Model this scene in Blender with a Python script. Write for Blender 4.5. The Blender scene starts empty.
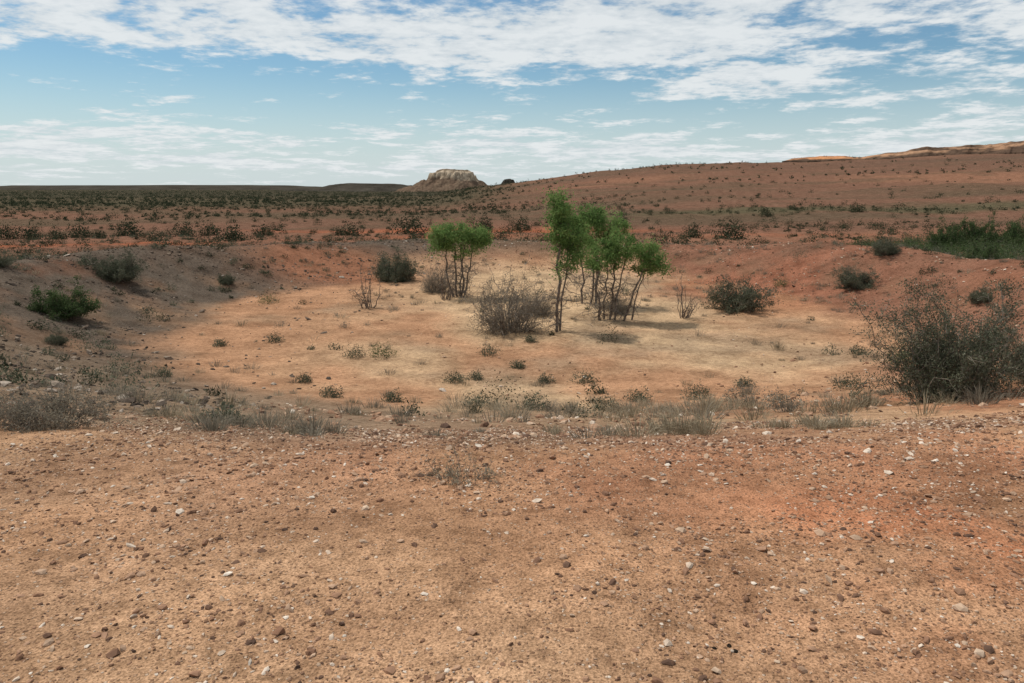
import bpy, math, numpy as np
from mathutils import Vector
rng=np.random.default_rng(7)
scene=bpy.context.scene
EYE=1.65; PITCH=math.radians(11.7); LENS=26.0
# ---------------------------------------------------------------- noise
def _h(ix,iy,seed):
    n=(ix.astype(np.int64)*374761393+iy.astype(np.int64)*668265263+seed*1442695041)&0x7fffffff
    n=((n^(n>>13))*1274126177)&0x7fffffff
    n=(n^(n>>16))&0xffffff
    return n/float(0xffffff)
def vnoise(x,y,seed=0):
    ix=np.floor(x);iy=np.floor(y);fx=x-ix;fy=y-iy
    fx=fx*fx*(3-2*fx);fy=fy*fy*(3-2*fy)
    a=_h(ix,iy,seed);b=_h(ix+1,iy,seed);c=_h(ix,iy+1,seed);d=_h(ix+1,iy+1,seed)
    return (a*(1-fx)+b*fx)*(1-fy)+(c*(1-fx)+d*fx)*fy
def fbm(x,y,sc,octv=4,seed=0):
    x=np.asarray(x,float);y=np.asarray(y,float)
    s=0;a=.5;t=0
    for i in range(octv):
        s=s+a*vnoise(x/sc*2**i+17.3*i,y/sc*2**i-9.1*i,seed+i*31);t+=a;a*=.55
    return s/t*2-1
def sst(a,b,v):
    t=np.clip((v-a)/(b-a),0,1);return t*t*(3-2*t)

# ---------------------------------------------------------------- terrain
def rho_(x,y):
    wob=1+.06*fbm(x,y,9,2,5)
    return np.sqrt(((x-.3)/14.2)**2+((y-33)/17.0)**2)*wob
AZ=np.array([-1.6,-.30,-.12,-.04,.05,.12,.2,.3,.4,.5,.62,.8,1.2,2.5])
CR=np.array([-.002,-.002,0,.004,.016,.026,.033,.036,.035,.036,.038,.04,.03,.0])
def H(x,y):
    x=np.asarray(x,float);y=np.asarray(y,float)
    rho=rho_(x,y);R=np.hypot(x,y)
    w=np.exp(-((x/34)**2+((np.maximum(y,-5)+1)/20)**2))
    far=sst(40,62,y)
    plain=-3.7-0.6*sst(60,200,R)
    amp=2.0-0.9*far
    O=plain*(1-w)+amp*(1-w)*np.exp(-((rho-1.6)/.42)**2)
    O=O-0.36*np.exp(-((y-8.5)/4.0)**2)*np.exp(-((x+2.5)/9)**2)
    rough=fbm(x,y,7,4,11)*.36*sst(8,22,R)+fbm(x,y,2.2,3,15)*.16*sst(10,20,R)*sst(1.0,1.3,rho)
    O=O+rough*(.5+.5*sst(1.0,1.4,rho))
    O=O+fbm(x,y,70,4,21)*1.3*sst(70,180,R)
    floor=-4.05+.12*fbm(x,y,8,3,3)+.5*np.clip(rho-.6,0,1)**2
    near=np.clip((33-y)/(17*np.maximum(rho,.3)),0,1)**2
    lo=.92-.24*near
    s=sst(lo,1.6,rho)*(1-.6*near)+np.clip((rho-lo)/(1.6-lo),0,1)*.6*near
    z=floor*(1-s)+O*s
    # hills
    ta=np.arctan2(x,np.where(np.abs(y)<1e-6,1e-6,y))
    tt=np.tan(np.clip(ta,-1.4,1.4))
    tt=np.where(y<0,-2,tt)
    c=np.interp(tt,AZ,CR)
    hc=np.where(c>0,(c*520+4.3)*sst(0,.004,c),0)
    prof=.40*sst(95,330,R)+.60*sst(260,540,R)
    drop=1-sst(700,1500,R)
    z=z+hc*prof*drop*(1+.10*fbm(x,y,120,3,41))
    z=z+fbm(x,y,26,3,43)*.9*sst(90,160,R)*sst(0,.01,c)
    z=z+ sst(700,1800,R)*(-.5)
    z=z+fbm(x,y,1.1,3,61)*.045+fbm(x,y,.28,2,71)*.014*(1-sst(10,40,R))
    return z
def ground_colour(x,y,z):
    n1=fbm(x,y,5,4,101);n2=fbm(x,y,1.6,4,111);n3=fbm(x,y,14,3,121);R=np.hypot(x,y);rho=rho_(x,y)
    def C(*c):return np.array(c)[None,:]
    def mix(a,b,t):return a*(1-t[:,None])+b*t[:,None]
    col=np.repeat(C(.40,.222,.122),len(x),0)
    col=mix(col,C(.47,.295,.17),sst(-.1,.45,n1))
    col=mix(col,C(.335,.16,.088),sst(.0,.45,-n1+.4*n2)*.9)
    col=mix(col,C(.36,.165,.088),sst(.5,4,x)*sst(-.3,.4,n3+n2)*.5)
    col=mix(col,C(.29,.18,.11),sst(.5,-2.5,x)*sst(-.4,.3,n2)*.5)
    rp=np.exp(-(((x-2.2)/.9)**2+((y-3.1)/1.2)**2))*sst(-.5,.3,n2)
    col=mix(col,C(.38,.13,.06),np.clip(rp*1.3,0,.9))
    pl=np.repeat(C(.20,.108,.068),len(x),0)
    ns=fbm(x*.35,y,16,4,131)
    pl=mix(pl,C(.30,.11,.055),sst(.1,.35,ns))
    pl=mix(pl,C(.145,.098,.065),sst(.0,.4,-ns))
    bigw=sst(60,78,R)
    nf=fbm(x*.25,y,45,4,141);nm=fbm(x*.5,y,12,3,143)
    fr=np.repeat(C(.175,.092,.060),len(x),0)
    fr=mix(fr,C(.24,.12,.073),sst(.05,.4,nf))
    fr=mix(fr,C(.115,.078,.05),sst(.0,.4,-nf))
    fr=mix(fr,C(.33,.105,.05),sst(-.1,.3,fbm(x*.25,y,14,3,147))*sst(66,76,R)*(1-sst(92,112,R))*.9)
    fr=mix(fr,C(.11,.075,.047),sst(.1,.4,nm)*.6)
    fr=mix(fr,C(.085,.08,.045),sst(-.3,.3,nm+nf)*np.exp(-((y-142)/9)**2)*sst(10,30,x)*.8)
    fr=mix(fr,C(.07,.062,.038),sst(.0,1,sst(150,330,R)*sst(.10,-.10,x/np.maximum(R,1)))*.9)
    fr=mix(fr,C(.13,.078,.054),sst(300,480,R)*sst(-.05,.1,x/np.maximum(R,1))*.6)
    fr=mix(fr,C(.05,.048,.032),sst(350,700,R)*sst(.10,-.10,x/np.maximum(R,1))*.8)
    pl=mix(pl,fr,bigw)
    col=mix(col,pl,sst(1.15,1.5,rho)*sst(12,20,R))
    f=np.repeat(C(.41,.222,.122),len(x),0)
    f=mix(f,C(.51,.345,.20),sst(-.35,.35,n1+.4*(y-27)/10)*np.exp(-((x-3)/10)**4))
    f=mix(f,C(.38,.19,.10),sst(.1,.6,n3))
    f=mix(f,C(.27,.19,.12),sst(.1,.5,fbm(x,y,4,4,151))*.6)
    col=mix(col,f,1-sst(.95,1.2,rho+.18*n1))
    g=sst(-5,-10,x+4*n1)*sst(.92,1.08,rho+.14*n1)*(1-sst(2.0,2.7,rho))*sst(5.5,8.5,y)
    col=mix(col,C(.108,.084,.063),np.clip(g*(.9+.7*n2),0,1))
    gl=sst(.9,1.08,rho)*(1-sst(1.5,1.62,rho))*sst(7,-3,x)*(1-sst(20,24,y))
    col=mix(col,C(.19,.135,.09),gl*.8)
    r=sst(8,12,x+2*n1)*sst(.95,1.12,rho+.12*n1)*(1-sst(1.6,1.9,rho))*sst(14,24,y)
    col=mix(col,C(.22,.105,.065),np.clip(r*(.9+.5*n2),0,1))
    rl=np.exp(-(((x+11.5)/4.5)**2+((y-48)/4)**2));col=mix(col,C(.33,.135,.07),np.clip(rl*1.2,0,.7))
    rl=np.exp(-(((x-14)/5)**2+((y-42)/5)**2))*sst(-.4,.3,n2);col=mix(col,C(.29,.115,.065),np.clip(rl*1.2,0,.7))
    col*= (1+.18*n2)[:,None]
    return np.clip(col,.01,.8)

def build_mesh(name,V,F,mat=None,colors=None,smooth=False,mi=None,mats=None):
    V=np.asarray(V,np.float32);F=np.asarray(F,np.int32);k=F.shape[1]
    me=bpy.data.meshes.new(name)
    me.vertices.add(len(V));me.vertices.foreach_set('co',V.ravel())
    me.loops.add(F.size);me.loops.foreach_set('vertex_index',F.ravel())
    me.polygons.add(len(F))
    me.polygons.foreach_set('loop_start',np.arange(0,F.size,k,dtype=np.int32))
    me.polygons.foreach_set('loop_total',np.full(len(F),k,np.int32))
    for m in (mats or ([mat] if mat else [])): me.materials.append(m)
    if mi is not None: me.polygons.foreach_set('material_index',np.asarray(mi,np.int32))
    me.polygons.foreach_set('use_smooth',np.full(len(F),smooth,bool))
    if colors is not None:
        a=me.color_attributes.new('Col','FLOAT_COLOR','POINT')
        c=np.ones((len(V),4),np.float32);c[:,:3]=colors;a.data.foreach_set('color',c.ravel())
    me.update(calc_edges=True)
    return me
def add_obj(name,me,loc=(0,0,0),rot=0,sc=1):
    o=bpy.data.objects.new(name,me);scene.collection.objects.link(o)
    o.location=loc;o.rotation_euler=(0,0,rot);o.scale=(sc,sc,sc) if np.isscalar(sc) else sc
    return o

# ---------------------------------------------------------------- materials
def newmat(name):
    m=bpy.data.materials.new(name);m.use_nodes=True;nt=m.node_tree
    for n in list(nt.nodes):nt.nodes.remove(n)
    return m,nt
def N(nt,t):return nt.nodes.new(t)
def mixc(nt,f,a,b,bt='MIX'):
    n=nt.nodes.new('ShaderNodeMix');n.data_type='RGBA';n.blend_type=bt
    for s,v in((0,f),(6,a),(7,b)):
        if hasattr(v,'links'):nt.links.new(v,n.inputs[s])
        else:
            n.inputs[s].default_value=v if s==0 else (*v,1)
    return n.outputs[2]
def maprange(nt,v,a,b,c=0,d=1,smooth=True):
    n=nt.nodes.new('ShaderNodeMapRange');n.interpolation_type='SMOOTHSTEP' if smooth else 'LINEAR'
    nt.links.new(v,n.inputs[0]);n.inputs[1].default_value=a;n.inputs[2].default_value=b;n.inputs[3].default_value=c;n.inputs[4].default_value=d
    return n.outputs[0]
def ramp(nt,v,stops):
    r=nt.nodes.new('ShaderNodeValToRGB');nt.links.new(v,r.inputs[0])
    e=r.color_ramp.elements
    while len(e)<len(stops):e.new(.5)
    for i,(p,c) in enumerate(stops):e[i].position=p;e[i].color=(*c,1)
    return r.outputs[0]
def math_(nt,op,a,b=None,c=None):
    n=nt.nodes.new('ShaderNodeMath');n.operation=op
    for k,v in enumerate((a,b,c)):
        if v is None:continue
        if hasattr(v,'links'):nt.links.new(v,n.inputs[k])
        else:n.inputs[k].default_value=v
    return n.outputs[0]

def ground_mat():
    m,nt=newmat('stony_soil');L=nt.links
    geo=N(nt,'ShaderNodeNewGeometry');pos=geo.outputs['Position']
    at=N(nt,'ShaderNodeAttribute');at.attribute_name='Col'
    def noise(s,d=6,r=.6):
        n=N(nt,'ShaderNodeTexNoise');L.new(pos,n.inputs['Vector']);n.inputs['Scale'].default_value=s;n.inputs['Detail'].default_value=d;n.inputs['Roughness'].default_value=r;return n.outputs[0]
    n1=noise(.8,3,.65);n2=noise(7,4,.75);n3=noise(85,1,.7)
    c=at.outputs['Color']
    c=mixc(nt,1.0,c,ramp(nt,n1,[(.3,(.68,.66,.65)),(.5,(1,1,1)),(.7,(1.25,1.25,1.25))]),'MULTIPLY')
    c=mixc(nt,1.0,c,ramp(nt,n2,[(.3,(.58,.56,.55)),(.5,(1,1,1)),(.7,(1.27,1.29,1.31))]),'MULTIPLY')
    c=mixc(nt,1.0,c,ramp(nt,n3,[(.3,(.58,.56,.55)),(.5,(1,1,1)),(.7,(1.34,1.35,1.38))]),'MULTIPLY')
    v=N(nt,'ShaderNodeTexVoronoi');L.new(pos,v.inputs['Vector']);v.inputs['Scale'].default_value=48
    sep=N(nt,'ShaderNodeSeparateColor');L.new(v.outputs['Color'],sep.inputs[0])
    d=maprange(nt,v.outputs['Distance'],.25,.42,1,0)
    sel=maprange(nt,sep.outputs[0],.55,.57)
    mu=math_(nt,'MULTIPLY',d,sel)
    pc=ramp(nt,sep.outputs[1],[(0,(.12,.07,.045)),(.4,(.28,.145,.085)),(.8,(.43,.27,.17)),(1,(.62,.50,.38))])
    c=mixc(nt,math_(nt,'MULTIPLY',mu,.7),c,pc)
    hsum=math_(nt,'MULTIPLY',mu,.009)
    hsum=math_(nt,'ADD',hsum,math_(nt,'MULTIPLY',n2,.06))
    hsum=math_(nt,'ADD',hsum,math_(nt,'MULTIPLY',n3,.009))
    b=N(nt,'ShaderNodeBsdfDiffuse')
    L.new(c,b.inputs['Color'])
    bp=N(nt,'ShaderNodeBump');bp.inputs['Distance'].default_value=1.0;bp.inputs['Strength'].default_value=.85
    L.new(hsum,bp.inputs['Height']);L.new(bp.outputs[0],b.inputs['Normal'])
    o=N(nt,'ShaderNodeOutputMaterial');L.new(b.outputs[0],o.inputs[0]);return m

def leaf_mat(name,stops,trans=.3):
    m,nt=newmat(name);L=nt.links
    geo=N(nt,'ShaderNodeNewGeometry')
    n=N(nt,'ShaderNodeTexNoise');L.new(geo.outputs['Position'],n.inputs['Vector']);n.inputs['Scale'].default_value=1.6;n.inputs['Detail'].default_value=1
    a=math_(nt,'MULTIPLY',geo.outputs['Random Per Island'],.5)
    b=math_(nt,'MULTIPLY_ADD',n.outputs[0],1.2,-.35)
    c=ramp(nt,math_(nt,'ADD',a,b),stops)
    d=N(nt,'ShaderNodeBsdfDiffuse');L.new(c,d.inputs['Color'])
    t=N(nt,'ShaderNodeBsdfTranslucent');L.new(c,t.inputs[0])
    mx=N(nt,'ShaderNodeMixShader');mx.inputs[0].default_value=trans;L.new(d.outputs[0],mx.inputs[1]);L.new(t.outputs[0],mx.inputs[2])
    o=N(nt,'ShaderNodeOutputMaterial');L.new(mx.outputs[0],o.inputs[0]);return m
def simple_noise_mat(name,stops,scale=8,island=False):
    m,nt=newmat(name);L=nt.links
    geo=N(nt,'ShaderNodeNewGeometry')
    n=N(nt,'ShaderNodeTexNoise');L.new(geo.outputs['Position'],n.inputs['Vector']);n.inputs['Scale'].default_value=scale;n.inputs['Detail'].default_value=1
    v=geo.outputs['Random Per Island'] if island else n.outputs[0]
    c=ramp(nt,v,stops)
    if island:c=mixc(nt,1.0,c,ramp(nt,n.outputs[0],[(.3,(.75,.75,.75)),(.7,(1.2,1.2,1.2))]),'MULTIPLY')
    d=N(nt,'ShaderNodeBsdfDiffuse')
    L.new(c,d.inputs['Color'])
    o=N(nt,'ShaderNodeOutputMaterial');L.new(d.outputs[0],o.inputs[0]);return m
M_ground=ground_mat()
M_tree=leaf_mat('tree_foliage',[(.0,(.055,.10,.03)),(.4,(.135,.22,.068)),(.75,(.21,.31,.10)),(1,(.30,.40,.15))],.42)
M_green=leaf_mat('shrub_foliage',[(.05,(.035,.053,.022)),(.45,(.072,.108,.042)),(.8,(.12,.16,.065)),(1,(.18,.22,.10))],.3)
M_grey=leaf_mat('grey_shrub_foliage',[(.05,(.055,.06,.04)),(.45,(.105,.113,.072)),(.8,(.165,.168,.112)),(1,(.25,.24,.175))],.25)
M_straw=leaf_mat('dry_grass',[(.05,(.16,.125,.08)),(.4,(.28,.225,.145)),(.75,(.39,.325,.225)),(1,(.50,.44,.33))],.3)
M_drygrey=leaf_mat('grey_grass',[(.05,(.115,.095,.072)),(.4,(.20,.17,.125)),(.75,(.29,.25,.185)),(1,(.38,.34,.265))],.3)
M_far=leaf_mat('distant_foliage',[(.05,(.030,.036,.020)),(.5,(.052,.060,.034)),(1,(.095,.098,.056))],.1)
M_bark=simple_noise_mat('bark',[(.3,(.09,.068,.052)),(.7,(.25,.20,.16))],14)
M_dead=simple_noise_mat('dead_wood',[(.3,(.11,.09,.072)),(.7,(.27,.23,.185))],10)
M_stone=simple_noise_mat('stone',[(0,(.10,.062,.045)),(.3,(.24,.13,.08)),(.6,(.38,.225,.14)),(.86,(.49,.345,.235)),(1,(.68,.58,.47))],25,True)
M_darkstone=simple_noise_mat('grey_gravel',[(0,(.05,.04,.032)),(.5,(.14,.105,.08)),(.85,(.25,.185,.135)),(1,(.42,.35,.28))],25,True)
M_dung=simple_noise_mat('dung',[(.3,(.015,.011,.009)),(.7,(.035,.027,.02))],60)

# ---------------------------------------------------------------- geometry helpers
class Geo:
    def __init__(s):s.V=[];s.F=[];s.M=[];s.n=0
    def add(s,V,F,m=0):
        s.V.append(V);s.F.append(F+s.n);s.M.append(np.full(len(F),m));s.n+=len(V)
    def mesh(s,name,mats):
        return build_mesh(name,np.concatenate(s.V),np.concatenate(s.F),mats=mats,mi=np.concatenate(s.M))
def unit(a):return a/np.maximum(np.linalg.norm(a,axis=-1,keepdims=True),1e-9)
def leaves(g,P,L,W,m=1,up=0.0):
    n=len(P)
    d=unit(rng.normal(size=(n,3))+np.array([0,0,up]))
    w=unit(np.cross(d,rng.normal(size=(n,3))))
    l=(L*rng.uniform(.6,1.3,n))[:,None];ww=(W*rng.uniform(.7,1.3,n))[:,None]
    V=np.stack([P,P+d*l*.5+w*ww*.5,P+d*l,P+d*l*.5-w*ww*.5],1).reshape(-1,3)
    b=np.arange(n)[:,None]*4
    g.add(V,np.concatenate([b+np.array([[0,1,2]]),b+np.array([[0,2,3]])]),m)
def tube(g,pts,rads,m=0,sides=5):
    pts=np.asarray(pts,float);n=len(pts)
    t=unit(np.gradient(pts,axis=0));ref=np.array([.31,.87,.2])
    u=unit(np.cross(t,ref));v=np.cross(t,u)
    a=np.arange(sides)*2*math.pi/sides
    V=(pts[:,None]+np.asarray(rads)[:,None,None]*(np.cos(a)[None,:,None]*u[:,None]+np.sin(a)[None,:,None]*v[:,None])).reshape(-1,3)
    F=[]
    for i in range(n-1):
        for j in range(sides):
            A=i*sides+j;B=i*sides+(j+1)%sides;F+=[(A,B,B+sides),(A,B+sides,A+sides)]
    g.add(V,np.array(F),m)
def curve(p0,p1,k=6,bow=.1,jit=.03,sag=0):
    p0=np.array(p0,float);p1=np.array(p1,float);L=np.linalg.norm(p1-p0)
    t=np.linspace(0,1,k)[:,None];o=rng.normal(size=3)*bow*L
    p=p0+(p1-p0)*t+o*np.sin(t*math.pi)+rng.normal(size=(k,3))*jit*L*np.sin(t*math.pi)
    p[:,2]+=sag*L*np.sin(t[:,0]*math.pi);return p

def make_tree(name,stems,crowns,leafn=85,hang=None):
    g=Geo();tops=[]
    for bx,by,tx,ty,tz,r in stems:
        p=curve((bx,by,-.15),(tx,ty,tz),9,.035,.016);tube(g,p,np.linspace(r,r*.45,9)*(1+.1*rng.normal(size=9)),0,7)
        tops.append((p,r))
    for cx,cy,cz,rx,ry,rz,nc in crowns:
        for i in range(nc):
            q=unit(rng.normal(size=3))*rng.uniform(.1,1.9)**.5
            T=np.array([cx+q[0]*rx,cy+q[1]*ry,cz+q[2]*rz])
            best=None
            for p,r in tops:
                for idx in range(4,9):
                    dd=np.linalg.norm(p[idx]-T)+ (2 if p[idx][2]>T[2]-.1 else 0)
                    if best is None or dd<best[0]:best=(dd,p[idx],r*(1-.07*idx))
            c=curve(best[1],T,6,.10,.04,-.06)
            tube(g,c,np.linspace(min(best[2]*.4,.03),.005,6),0,4)
            nl=int(leafn*rng.uniform(.3,1.5));s=rng.uniform(.08,.22)
            P=T+rng.normal(size=(nl,3))*np.array([s*rng.uniform(.7,1.5),s,s*rng.uniform(.5,1.2)])
            leaves(g,P,.13,.045,1,-.5)
            k=nl//5;tt=rng.uniform(.5,1,k)
            P2=np.array([c[int(a*5)] for a in tt]).reshape(-1,3)+rng.normal(size=(k,3))*.13
            if k:leaves(g,P2,.11,.038,1)
    if hang:
        for i in range(hang):
            p,r=tops[rng.integers(len(tops))];b=p[rng.integers(1,6)]
            e=b+np.array([rng.normal()*.5,rng.normal()*.5,rng.uniform(-.6,.6)]);e[2]=max(e[2],.05)
            c=curve(b,e,5,.12,.06);tube(g,c,np.linspace(.018,.007,5),2,3)
            for j in range(5):
                q=c[rng.integers(1,5)];c2=curve(q,q+rng.normal(size=3)*.24,4,.1);tube(g,c2,np.linspace(.01,.005,4),2,3)
    return g.mesh(name,[M_bark,M_tree,M_dead])

def make_shrub(name,w,h,stems,twigs,leafn,leafmat,woodmat=None,L=.05,W=.018,tr=.02):
    g=Geo();ph=rng.uniform(0,6,4)
    for i in range(stems):
        a=rng.uniform(0,2*math.pi);cz=rng.uniform(.02,1);sr=math.sqrt(1-cz*cz)
        k=rng.uniform(.5,.98)*(1+.18*math.sin(a*2+ph[0])+.15*math.sin(a*5+ph[1])+.12*math.sin(cz*6+ph[2]))
        T=np.array([math.cos(a)*sr**.8*w/2*k,math.sin(a)*sr**.8*w/2*k,.04*h+cz**.8*h*k])
        b=np.array([math.cos(a),math.sin(a),0])*rng.uniform(0,.22)*w*sr;b[2]=-.05
        c=curve(b,T,7,.09,.03,.10);tube(g,c,np.linspace(tr*rng.uniform(.5,1),tr*.2,7),0,4)
        ends=[c]
        for j in range(twigs):
            q=c[rng.integers(2,7)];d=unit(unit(T-b)*.4+rng.normal(size=3)*.8)
            e2=q+d*rng.uniform(.12,.32)*(w*.25+h*.3);e2[2]=max(e2[2],.03)
            c2=curve(q,e2,4,.1,.04);tube(g,c2,np.linspace(tr*.35,tr*.15,4),0,3);ends.append(c2)
        if leafn:
            for c in ends:
                n=max(1,int(leafn*rng.uniform(.5,1.5)))
                t=rng.uniform(.3,1,n)*(len(c)-1);i0=np.minimum(t.astype(int),len(c)-2);f=(t-i0)[:,None]
                P=c[i0]*(1-f)+c[i0+1]*f+rng.normal(size=(n,3))*.05*(w*.25+h*.25)
                P[:,2]=np.maximum(P[:,2],.01)
                leaves(g,P,L,W,1,.2)
    return g.mesh(name,[woodmat or M_dead,leafmat])

def tussock_geo(g,x,y,z,h,w,n,m=0):
    a=rng.uniform(0,2*math.pi,n);sp=rng.uniform(0,1,n)**.7
    b=np.stack([x+np.cos(a)*w*.35*sp,y+np.sin(a)*w*.35*sp,np.full(n,z-.02)],1)
    hh=h*rng.uniform(.35,1.1,n);j=rng.normal(size=(n,3))*.12*h
    mid=b+np.stack([np.cos(a)*w*.22*sp,np.sin(a)*w*.22*sp,hh*.6],1)+j*.5
    tip=b+np.stack([np.cos(a)*w*.6*sp,np.sin(a)*w*.6*sp,hh*(1-.4*sp)],1)+j
    an=a+rng.normal(size=n);pr=np.stack([-np.sin(an),np.cos(an),np.zeros(n)],1)*(.0025+.006*h)
    V=np.stack([b-pr,b+pr,mid+pr*.8,mid-pr*.8,tip],1).reshape(-1,3)
    k=np.arange(n)[:,None]*5
    g.add(V,np.concatenate([k+np.array([[0,1,2]]),k+np.array([[0,2,3]]),k+np.array([[3,2,4]])]),m)
def bush_geo(g,x,y,z,w,h,n,L,W,m):
    P=unit(rng.normal(size=(n,3)))*(rng.uniform(.1,1,n)**.45)[:,None]
    az=np.arctan2(P[:,1],P[:,0]);k=1+.25*np.sin(az*3+rng.uniform(0,6))+.15*np.sin(az*5+rng.uniform(0,6)+P[:,2]*4)
    P=P*k[:,None]
    P=np.stack([x+P[:,0]*w/2,y+P[:,1]*w/2,z+np.abs(P[:,2])*h],1)
    leaves(g,P,L,W,m,.3)

# ---------------------------------------------------------------- terrain object
front=np.linspace(math.radians(-48),math.radians(48),760)
back=np.linspace(math.radians(48),math.radians(312),90)[1:-1]
az=np.concatenate([front,back])
rings=np.concatenate([[.01,.15],np.geomspace(.3,9000,600)])
A,R=np.meshgrid(az,rings)
X=(np.sin(A)*R).ravel();Y=(np.cos(A)*R).ravel();Z=H(X,Y)
na=len(az);nr=len(rings)
i=np.arange(nr-1)[:,None]*na;j=np.arange(na)[None,:];j2=(j+1)%na
F=np.stack([i+j,i+na+j,i+na+j2,i+j2],-1).reshape(-1,4)
F=F[:,::-1]
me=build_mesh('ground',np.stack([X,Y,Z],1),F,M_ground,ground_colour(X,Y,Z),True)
ground=add_obj('ground',me)
if me.polygons[5000].normal.z<0: me.flip_normals()

def put(name,me,x,y,rot=0,sc=1):
    z=float(H(np.array([x]),np.array([y]))[0])
    return add_obj(name,me,(x,y,z-.03),rot,sc)

T1=make_tree('tall_tree',[(0,0,.15,.1,4.6,.075),(.15,.2,.5,.3,3.8,.05)],
  [(.05,0,5.0,.36,.4,.55,22),(.25,.1,4.1,.5,.5,.65,32),(.8,.2,3.5,.5,.5,.55,20),(.25,0,2.7,.4,.3,.45,9)],88,26)
T2=make_tree('acacia_left',[(-.25,0,-.6,.1,2.9,.06),(-.1,.1,-.2,0,3.2,.06),(.1,0,.3,.2,3.0,.06),(.2,-.1,.8,-.1,2.8,.05),(0,.3,.1,.5,3.1,.05)],
  [(-.95,0,3.2,.5,.7,.45,28),(.05,.1,3.45,.65,.8,.45,36),(1.05,0,3.3,.5,.6,.45,29),(-.1,0,2.6,1.1,.4,.4,20)],92,60)
T3=make_tree('acacia_right',[(-.5,0,-.7,.1,2.6,.055),(-.1,.1,.1,0,3.0,.055),(-.3,.3,-.2,.3,2.7,.04),(.1,0,.6,.2,2.8,.055),(.5,-.1,1.4,-.1,2.6,.055),(.9,.2,1.5,.2,2.4,.04)],
  [(-.6,0,2.9,.55,.6,.55,29),(.3,0,3.15,.6,.6,.55,32),(1.4,0,2.85,.65,.6,.5,35),(2.05,0,2.5,.35,.4,.35,11)],92,70)
T4=make_tree('acacia_mid',[(-.3,0,-.6,.1,3.6,.06),(.1,.1,.3,0,4.0,.06),(.4,.1,.9,0,3.6,.06)],
  [(-.8,0,4.0,.55,.6,.55,27),(.1,0,4.4,.55,.6,.45,29),(1.0,0,4.0,.65,.6,.5,30),(.1,0,3.1,1.1,.6,.5,26)],92,40)
put('gum_tree',T1,1.8,29.3)
put('acacia_tree',T2,-2.8,38.8)
put('acacia_tree',T3,4.4,32.2)
put('acacia_tree',T4,3.8,36.6)
S_dead=make_shrub('dead_bush',3.9,2.5,120,10,7,M_drygrey,M_dead,.07,.022,.022)
S_grey=make_shrub('grey_bush',3.3,1.75,75,8,30,M_grey,M_bark,.085,.03,.02)
S_grey2=make_shrub('grey_bush_b',3.3,1.75,60,9,24,M_grey,M_dead,.085,.03,.02)
S_green=make_shrub('green_bush',2.6,1.3,70,8,30,M_green,M_bark,.085,.032,.02)
S_big=make_shrub('big_bush',2.35,1.5,120,11,34,M_grey,M_dead,.038,.014,.012)
S_snag=make_shrub('dead_sapling',1.7,2.2,14,9,2,M_drygrey,M_bark,.05,.015,.034)
S_low=make_shrub('low_dry_bush',1.5,.45,70,8,14,M_drygrey,M_dead,.03,.01,.006)
S_tiny=make_shrub('dry_sprig',.5,.2,36,6,3,M_straw,M_dead,.025,.006,.0035)
put('dead_bush',S_dead,-.1,29.5,0,(1.0,1,1.0))
put('dead_bush',S_dead,1.2,33.5,2,.55)
put('dead_bush',S_dead,5.0,34.0,1,.45)
put('dead_bush',S_dead,-4.2,40.5,3,.6)
put('grey_bush',S_grey,-7.3,46.4,0,1.1)
put('grey_bush',S_grey2,10.9,35.0,1.2,(1.15,1,1.1))
put('dead_sapling',S_snag,-6.9,35.3)
put('dead_sapling',S_snag,7.8,33.2,1.5,.85)
put('dead_sapling',S_snag,-3.5,37.9,2.5,.9)
put('grey_bush',S_grey2,17.7,37.9,2,.75)
put('green_bush',S_green,-16.9,27.5,0,.95)
put('grey_bush',S_grey,-18.9,35.3,1,.8)
put('large_grey_bush',S_big,7.5,12.3,0,(1.1,1.1,1.28))
put('large_grey_bush',S_big,9.9,13.4,2,(.7,.7,.6))
put('low_dry_bush',S_low,-4.5,6.9)
put('dry_sprig',S_tiny,-.3,4.7,0,1.2)
put('grey_bush',S_grey,20.3,40.5,2,.6)
put('grey_bush',S_grey,19.1,29.9,2,.38)
put('grey_bush',S_grey2,-27,42,2.4,.6)
put('grey_bush',S_grey2,-21.5,31,1.4,.4)
put('grey_bush',S_grey,-15.5,40,.4,.35)
put('grey_bush',S_grey,-14.5,23,2.9,.25)
for x_,y_,s in((38.5,66,1.3),(42.5,68,1.5),(47.5,70,1.5),(51,71,1.3),(33,52,.9)):put('green_bush',S_green,x_,y_,x_,(s,s,s*1.35))

cam=bpy.data.cameras.new('camera');cam.lens=LENS;cam.sensor_width=36;cam.clip_start=.05;cam.clip_end=20000
co=bpy.data.objects.new('camera',cam);scene.collection.objects.link(co)
co.location=(0,0,EYE);co.rotation_euler=(math.pi/2-PITCH,0,0);scene.camera=co

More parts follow.
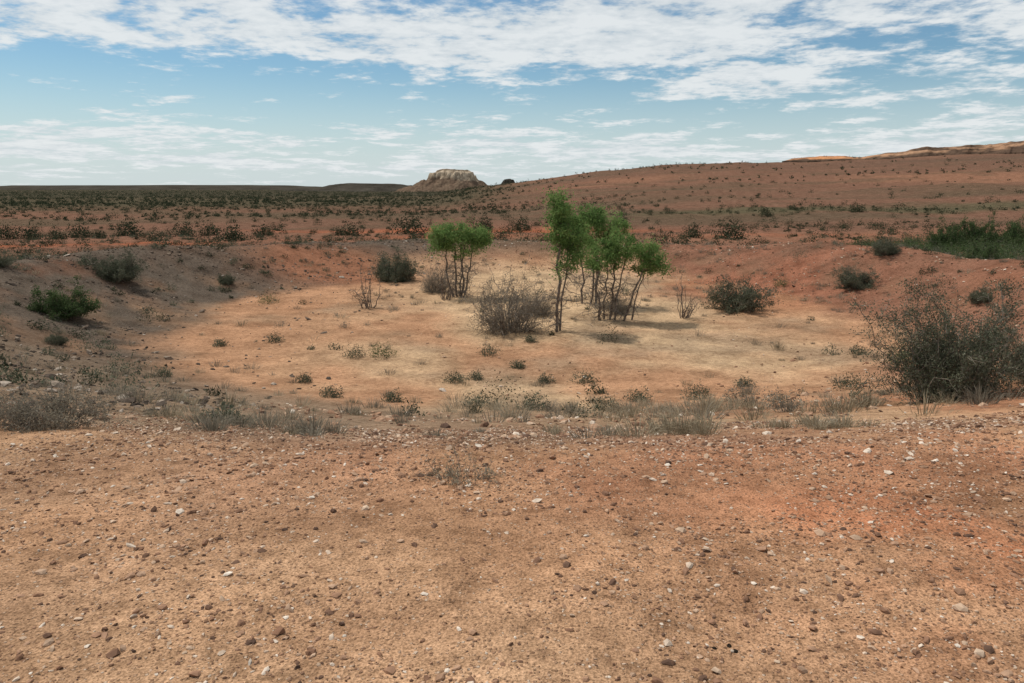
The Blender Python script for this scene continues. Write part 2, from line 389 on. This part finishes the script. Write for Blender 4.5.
# ---------------------------------------------------------------- stones
t=(1+5**.5)/2
IC=unit(np.array([(-1,t,0),(1,t,0),(-1,-t,0),(1,-t,0),(0,-1,t),(0,1,t),(0,-1,-t),(0,1,-t),(t,0,-1),(t,0,1),(-t,0,-1),(-t,0,1)],float))
IF=np.array([(0,11,5),(0,5,1),(0,1,7),(0,7,10),(0,10,11),(1,5,9),(5,11,4),(11,10,2),(10,7,6),(7,1,8),(3,9,4),(3,4,2),(3,2,6),(3,6,8),(3,8,9),(4,9,5),(2,4,11),(6,2,10),(8,6,7),(9,8,1)])
def stones(x,y,s):
    n=len(x);V=IC[None]*(1+rng.normal(size=(n,12,1))*.2)
    sc=np.stack([s*rng.uniform(.7,1.4,n),s*rng.uniform(.45,1,n),s*rng.uniform(.28,.6,n)],1)
    V=V*sc[:,None]
    a=rng.uniform(0,6.28,n);b=rng.normal(size=n)*.3
    c,sn=np.cos(b)[:,None],np.sin(b)[:,None]
    vx,vz=V[...,0]*c-V[...,2]*sn,V[...,0]*sn+V[...,2]*c
    c,sn=np.cos(a)[:,None],np.sin(a)[:,None]
    V=np.stack([vx*c-V[...,1]*sn,vx*sn+V[...,1]*c,vz],-1)
    V+=np.stack([x,y,H(x,y)+s*.16],1)[:,None]
    return V.reshape(-1,3),(IF[None]+np.arange(n)[:,None,None]*12).reshape(-1,3)
n=170000
x=rng.uniform(-9,9,n);y=1.2+rng.uniform(0,1,n)**1.3*8
keep=(np.abs(x)<y*.85+.6)&(rng.uniform(size=n)<.15+.85*sst(-.3,.4,fbm(x,y,.9,4,201)+.2*(y>3.5)))
x,y=x[keep],y[keep];s=np.clip(np.exp(rng.normal(size=len(x))*.6)*.0048,.0025,.024)*(1+.07*y)
V,Fc=stones(x,y,s);add_obj('gravel',build_mesh('gravel',V,Fc,M_stone))
n=60000
x=rng.uniform(-40,40,n);y=rng.uniform(7,62,n);rho=rho_(x,y)
p=.12+.88*sst(.95,1.15,rho)*(1-sst(1.8,2.4,rho));p=p*sst(-.5,.3,fbm(x,y,3,3,211))
keep=(rng.uniform(size=n)<p)&(np.abs(x)<y*.85+2)
x,y=x[keep],y[keep];s=np.clip(np.exp(rng.normal(size=len(x))*.5)*.032,.015,.16)
L_=(x+2*fbm(x,y,4,3,215)<-5)
V,Fc=stones(x[~L_],y[~L_],s[~L_]);add_obj('scattered_rocks',build_mesh('scattered_rocks',V,Fc,M_stone))
V,Fc=stones(x[L_],y[L_],s[L_]*1.25);add_obj('grey_gravel',build_mesh('grey_gravel',V,Fc,M_darkstone))
V,Fc=stones(np.array([.80,.88,.865,-.86]),np.array([2.62,2.6,2.64,4.0]),np.array([.012,.014,.011,.012]));add_obj('animal_droppings',build_mesh('animal_droppings',V,Fc,M_dung))

# ---------------------------------------------------------------- ground cover masses
g=Geo()
n=9000;x=rng.uniform(-34,34,n);y=rng.uniform(8,66,n);rho=rho_(x,y)
cl=fbm(x,y,3.5,3,301)
p=.08+.5*sst(0,.4,cl)
p=p*np.where(rho<1.0,.36,.85)*np.where(y<18,.3,1)
p=p+.9*np.exp(-(((x+1)/6)**2+((y-38)/5)**2))*sst(-.2,.3,cl)
keep=(rng.uniform(size=n)<p)&(np.abs(x)<y*.8+2)
x,y=x[keep],y[keep]
for xx,yy,zz in zip(x,y,H(x,y)):
    h=rng.uniform(.10,.36)
    tussock_geo(g,xx,yy,zz,h,h*rng.uniform(1.2,2.2),int(rng.uniform(30,80)),0 if rng.random()<.3 else 1)
def patch(cx,cy,rx,ry,n,h0,h1,straw=.6):
    x=cx+rng.normal(size=n)*rx;y=cy+rng.normal(size=n)*ry
    for xx,yy,zz in zip(x,y,H(x,y)):
        h=rng.uniform(h0,h1)
        tussock_geo(g,xx,yy,zz,h,h*rng.uniform(1.4,2.4),int(rng.uniform(50,130)),0 if rng.random()<straw else 1)
patch(1.9,7.6,.3,.3,13,.12,.28,.95);patch(2.7,8.0,.5,.3,6,.08,.18,.8);patch(3.4,7.8,.25,.25,8,.1,.22,.9);patch(1.0,7.7,.3,.3,4,.08,.18)
patch(-3.2,8.4,.5,.4,18,.12,.28,.4);patch(-2.4,7.8,.3,.2,6,.1,.2,.5);patch(-.3,7.9,.5,.3,3,.08,.16)
patch(4.5,13,1.6,1.6,38,.14,.4,.7);patch(2.6,15.5,1.8,1.2,28,.14,.42,.6);patch(0,16,1.6,1.5,18,.14,.36,.5)
patch(-4,15,2.0,2,18,.12,.34,.4);patch(-6.5,12,1.5,1.5,20,.12,.34,.3);patch(7.5,16,2,2,18,.12,.34,.6)
patch(-6.3,7.6,.9,.5,10,.1,.22,.3)
add_obj('grass_tussocks',g.mesh('grass_tussocks',[M_straw,M_drygrey]))
g=Geo()
n=5600;x=rng.uniform(-60,60,n);y=rng.uniform(12,90,n);rho=rho_(x,y)
p=.20+.5*sst(-.1,.4,fbm(x,y,8,3,401));p=p*np.where(rho<1.05,.13,1)*np.where(x<-8,1.35,.8)
keep=(rng.uniform(size=n)<p)&(np.abs(x)<y*.8+2)
x,y=x[keep],y[keep]
for xx,yy,zz in zip(x,y,H(x,y)):
    w=rng.uniform(.22,.75)*(1.0 if rng.random()<.84 else 2.2)
    bush_geo(g,xx,yy,zz-.03,w,w*.55,int(150*w+50),.08,.03,0 if rng.random()<.5 else 3)
for xx,yy,w in [(-8.9,27.2,.7),(-5.4,24.8,.85),(-4.5,24.9,1.0),(-.8,25.5,.85),(-12.3,36.8,1.1),(-1.7,21.5,.7),(2.2,21.5,.8),(-4.6,18.1,.65),(-3,18,.6),(-.9,17.6,.7),(1,21.6,.55),(15,41,1.0),(12,25,.7),(12.4,22.9,1.0),(.7,27.5,.55),(-1.1,21.9,.55),(.2,23.5,.55),(3.2,18,.65),(5.3,16.5,.95),(2.2,16.3,.7),(4.7,18,.8),(.5,16.4,.85),(5.3,14,.85),(-6.1,21,.55),(-10,20.5,.6),(-10.7,26.5,.6),(-3.5,8.6,.5),(8.5,18,.85),(6.5,20,.55)]:
    zz=float(H(xx,yy))
    bush_geo(g,xx,yy,zz-.03,w,w*.5,int(620),.05+w*.02,.022,2 if (yy<17 and xx>4) else (0 if w<1.0 else 1))
add_obj('low_saltbush',g.mesh('low_saltbush',[M_grey,M_green,M_drygrey,M_far]))
g=Geo()
for xx,yy,w in [(-44.6,87,2.4),(-37.9,79,1.6),(-38.2,87,2.2),(-28.5,76,2.2),(-29.5,89,1.8),(-53,82,2),(-55,81,2.2),(-50,86,2.2),(-36,89,2),(-19,89,2),(-12.5,91,3.2),(-4,100,2.5),(1.2,98,2.4),(20.4,84,2),(23.8,81,2.6),(-20.5,89,1.2),(-50,82,1.5),(-47,85,1.3),(8.7,112,2.4),(16,110,2.2),(62,135,2.4),(44,130,2.2)]:
    zz=float(H(xx,yy));w*=1.3;bush_geo(g,xx,yy,zz-.1,w,w*.6,700,.05*w+.06,.045*w,0)
n=19000;R=np.exp(rng.uniform(math.log(62),math.log(2600),n));a=rng.uniform(-.68,.68,n)
x=np.sin(a)*R;y=np.cos(a)*R
left=sst(.12,-.15,a)
p=.13+.6*sst(-.05,.3,fbm(x*.3,y,35,3,411))+.7*left*sst(150,280,R)
p=p*np.where((R>120)&(a>0),.42,1)+.8*np.exp(-((y-142)/7)**2)*(x>15)
keep=rng.uniform(size=n)<p
x,y,R,left=x[keep],y[keep],R[keep],left[keep]
for xx,yy,rr,zz,lf in zip(x,y,R,H(x,y),left):
    w=rng.uniform(.5,2.0)*(1+(.4+1.6*lf)*sst(250,800,rr));k=1 if rr<160 else (.5 if rr<300 else .25)
    s=.16 if rr<160 else (.28 if rr<300 else .6)
    bush_geo(g,xx,yy,zz-.1,w,w*rng.uniform(.45,.8),int(110*k),s,s*.5,0)
add_obj('distant_scrub',g.mesh('distant_scrub',[M_far]))
g=Geo()
n=3000;x=rng.uniform(22,66,n);y=rng.uniform(36,80,n);nz=fbm(x,y,5,3,611)
e1=((x-45)/18)**2+((y-60)/13)**2+.5*nz
e2=((x-33)/9)**2+((y-44)/6.5)**2+.7*nz
keep=((e1<1)&(rho_(x,y)>1.55))|((e2<1)&(rng.uniform(size=n)<.8))
x,y,e1=x[keep],y[keep],e1[keep]
for xx,yy,zz,e in zip(x,y,H(x,y),e1):
    w=rng.uniform(.7,2.1) if e<1 else rng.uniform(.4,1.1)
    bush_geo(g,xx,yy,zz-.05,w,w*rng.uniform(.4,.8),int(60+70*w),.11,.045,int(rng.random()<.3))
add_obj('green_thicket',g.mesh('green_thicket',[M_green,M_grey]))

# ---------------------------------------------------------------- mesa and escarpment
def rock_mat():
    m,nt=newmat('weathered_rock');L=nt.links
    geo=N(nt,'ShaderNodeNewGeometry');at=N(nt,'ShaderNodeAttribute');at.attribute_name='Col'
    n=N(nt,'ShaderNodeTexNoise');L.new(geo.outputs['Position'],n.inputs['Vector']);n.inputs['Scale'].default_value=.25;n.inputs['Detail'].default_value=5;n.inputs['Roughness'].default_value=.75
    c=mixc(nt,1.0,at.outputs['Color'],ramp(nt,n.outputs[0],[(.35,(.6,.57,.55)),(.5,(1,1,1)),(.65,(1.25,1.22,1.2))]),'MULTIPLY')
    b=N(nt,'ShaderNodeBsdfDiffuse');L.new(c,b.inputs['Color'])
    o=N(nt,'ShaderNodeOutputMaterial');L.new(b.outputs[0],o.inputs[0]);return m
M_rock=rock_mat()
def hill_mesh(name,cx,cy,wx,wy,h,flat,colf,nu=120,seed=0,base=-8,step=.3):
    u=np.linspace(-1,1,nu);U,Vv=np.meshgrid(u,u);r=np.sqrt(U**2+Vv**2)
    X=cx+U*wx;Y=cy+Vv*wy
    wob=fbm(X,Y,wx*.4,4,seed)*.26+fbm(X,Y,wx*.08,3,seed+3)*.08
    rr=r+wob
    tal=np.clip(1-(rr-flat)/(1-flat),0,1)**1.25
    z=(1-step)*tal+step*.6*sst(flat+.12,flat,rr)+step*.4*sst(flat-.04,flat-.14,rr)
    Z=base+(h-base)*z*(1+.07*fbm(X,Y,wx*.25,4,seed+9))
    Fq=(np.arange(nu-1)[:,None]*nu+np.arange(nu-1)[None]).ravel()
    Fq=np.stack([Fq,Fq+1,Fq+nu+1,Fq+nu],1)
    col=colf(X.ravel(),Y.ravel(),z.ravel(),rr.ravel())
    return build_mesh(name,np.stack([X.ravel(),Y.ravel(),Z.ravel()],1),Fq,M_rock,col,False)
def mesa_col(x,y,z,rr):
    n=fbm(x,y,12,4,77);n2=fbm(x*2,z*60,6,3,79)
    c=np.repeat(np.array([[.14,.095,.065]]),len(x),0)
    t=np.clip(sst(.58,.70,z+.16*n+.0014*(x+105)),0,1)[:,None];c=c*(1-t)+np.array([[.48,.38,.27]])*t
    t=(sst(-.05,.3,n2)*.6)[:,None];c=c*(1-t)+np.array([[.19,.135,.09]])*t
    t=sst(.93,.98,z)[:,None]*.8;c=c*(1-t)+np.array([[.16,.12,.08]])*t
    return c
def dark_col(x,y,z,rr):
    n=fbm(x,y,30,3,78)[:,None];return np.array([[.062,.054,.042]])*(1+.4*n)
add_obj('mesa',hill_mesh('mesa',-104,1300,110,80,33,.24,mesa_col,150,5,-9,.28))
add_obj('low_hill',hill_mesh('low_hill',-330,1800,300,160,13,.25,dark_col,80,15,-8,.15))
add_obj('low_hill',hill_mesh('low_hill',-250,1420,110,80,6,.1,dark_col,80,35,-8,.1))
add_obj('low_hill',hill_mesh('low_hill',-8,1250,50,50,17,.1,dark_col,80,25,-8,.2))
add_obj('low_hill',hill_mesh('low_hill',-1600,3400,1700,300,16,.5,dark_col,140,45,-12,.1))
CT=[.355,.37,.41,.46,.49,.56,.68,1.0];CH=[.3,2.6,3.9,2.8,4.5,6.5,8,10]
def escarp():
    na,nh=520,30
    ta=np.linspace(.355,1.0,na);V=[];C=[]
    Rb=560+34*fbm(ta*560,ta*0,50,4,501)
    crest=np.interp(ta,CT,CH)*(1+.25*fbm(ta*560,ta*0,16,4,511))
    base=np.interp(ta,AZ,CR)*520-1.5
    for k in range(nh):
        if k<20:
            ff=k/19;rad=Rb-16*(1-ff)+5*fbm(ta*560,ta*0+ff*7,9,4,521);hh=base+crest*ff**.8+1.5*(ff>0)
        else:
            ff=(k-19)/10;rad=Rb+ff*140;hh=base+crest+1.5-ff*6
        V.append(np.stack([np.sin(np.arctan(ta))*rad,np.cos(np.arctan(ta))*rad,hh+EYE],1))
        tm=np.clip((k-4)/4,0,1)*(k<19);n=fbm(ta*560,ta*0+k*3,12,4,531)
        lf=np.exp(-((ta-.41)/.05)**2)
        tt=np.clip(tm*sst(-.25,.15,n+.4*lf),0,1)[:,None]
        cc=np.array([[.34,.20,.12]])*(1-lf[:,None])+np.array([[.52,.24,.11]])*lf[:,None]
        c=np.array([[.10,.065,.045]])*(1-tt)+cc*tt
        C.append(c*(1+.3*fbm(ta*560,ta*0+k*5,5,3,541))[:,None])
    V=np.concatenate(V);C=np.concatenate(C)
    q=(np.arange(nh-1)[:,None]*na+np.arange(na-1)[None]).ravel()
    return build_mesh('escarpment',V,np.stack([q,q+1,q+na+1,q+na],1),M_rock,C)
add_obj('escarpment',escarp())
g=Geo()
for k in range(800):
    ta=rng.uniform(.36,.95);rad=rng.uniform(575,620);hh=np.interp(ta,AZ,CR)*520-1.5+np.interp(ta,CT,CH)+EYE+1
    w=rng.uniform(1.5,3.6);bush_geo(g,math.sin(math.atan(ta))*rad,math.cos(math.atan(ta))*rad,hh-.8,w,w*.5,45,.6,.3,0)
add_obj('ridge_scrub',g.mesh('ridge_scrub',[M_far]))

# ---------------------------------------------------------------- light
SUN_EL=math.radians(60);sd=np.array([-.62,.42]);sd=sd/np.linalg.norm(sd)
sv=Vector((sd[0]*math.cos(SUN_EL),sd[1]*math.cos(SUN_EL),math.sin(SUN_EL)))
sl=bpy.data.lights.new('sun','SUN');sl.energy=3.2;sl.angle=math.radians(.8);sl.color=(1,.96,.90)
so=bpy.data.objects.new('sun',sl);scene.collection.objects.link(so);so.rotation_euler=sv.to_track_quat('Z','Y').to_euler();so.location=(0,0,50)
w=bpy.data.worlds.new('World');scene.world=w;w.use_nodes=True;nt=w.node_tree
for n_ in list(nt.nodes):nt.nodes.remove(n_)
L=nt.links
sky=nt.nodes.new('ShaderNodeTexSky');sky.sky_type='NISHITA';sky.sun_disc=False;sky.sun_elevation=SUN_EL;sky.sun_rotation=math.atan2(sd[0],sd[1])
sky.air_density=1.0;sky.dust_density=.3;sky.ozone_density=2.0
tc=nt.nodes.new('ShaderNodeTexCoord');sp=nt.nodes.new('ShaderNodeSeparateXYZ');L.new(tc.outputs['Generated'],sp.inputs[0])
def M(op,a,b=None,c=None):return math_(nt,op,a,b,c)
zc=M('ADD',M('MAXIMUM',sp.outputs[2],0.0),.10)
u=M('DIVIDE',sp.outputs[0],zc);v=M('DIVIDE',sp.outputs[1],zc)
cb=nt.nodes.new('ShaderNodeCombineXYZ');L.new(u,cb.inputs[0]);L.new(v,cb.inputs[1])
def wn(scale,det,rough,off,dist=0):
    mp=nt.nodes.new('ShaderNodeMapping');L.new(cb.outputs[0],mp.inputs[0]);mp.inputs['Location'].default_value=off
    n=nt.nodes.new('ShaderNodeTexNoise');L.new(mp.outputs[0],n.inputs['Vector']);n.inputs['Scale'].default_value=scale;n.inputs['Detail'].default_value=det;n.inputs['Roughness'].default_value=rough;n.inputs['Distortion'].default_value=dist
    return n.outputs[0]
big=wn(.9,2,.5,(3.1,1.7,0));mid=wn(2.9,6,.6,(5,2,0),.2);fine=wn(15,3,.6,(1,8,3))
el=sp.outputs[2]
right=maprange(nt,sp.outputs[0],-.25,.15)
cov_hi=M('MULTIPLY',maprange(nt,M('ADD',el,M('MULTIPLY',right,.035)),.12,.175),.20)
cov_lo=M('MULTIPLY',M('MULTIPLY',maprange(nt,el,.10,.06),maprange(nt,el,.0,.03)),.16)
cov=M('ADD',cov_hi,cov_lo)
d=M('ADD',M('ADD',M('MULTIPLY',big,.6),M('MULTIPLY',mid,.8)),M('ADD',M('MULTIPLY',fine,.24),cov))
mask=maprange(nt,d,.895,1.07)
veil=M('MULTIPLY',maprange(nt,el,.16,.0),.85)
hs=nt.nodes.new('ShaderNodeHueSaturation');L.new(sky.outputs[0],hs.inputs['Color']);hs.inputs['Saturation'].default_value=1.08;hs.inputs['Value'].default_value=.9
base=mixc(nt,veil,mixc(nt,1.0,hs.outputs[0],(.84,1.0,1.0),'MULTIPLY'),(6.1,6.9,7.3))
ccol=ramp(nt,M('ADD',M('MULTIPLY',mid,.7),M('MULTIPLY',fine,.3)),[(.38,(5.9,6.5,6.9)),(.58,(8.0,8.3,8.4))])
out=mixc(nt,M('MULTIPLY',mask,.93),base,ccol)
bg=nt.nodes.new('ShaderNodeBackground');L.new(out,bg.inputs[0]);bg.inputs[1].default_value=.1
wo=nt.nodes.new('ShaderNodeOutputWorld');L.new(bg.outputs[0],wo.inputs[0])
scene.view_settings.view_transform='Standard';scene.view_settings.look='None';scene.view_settings.exposure=0
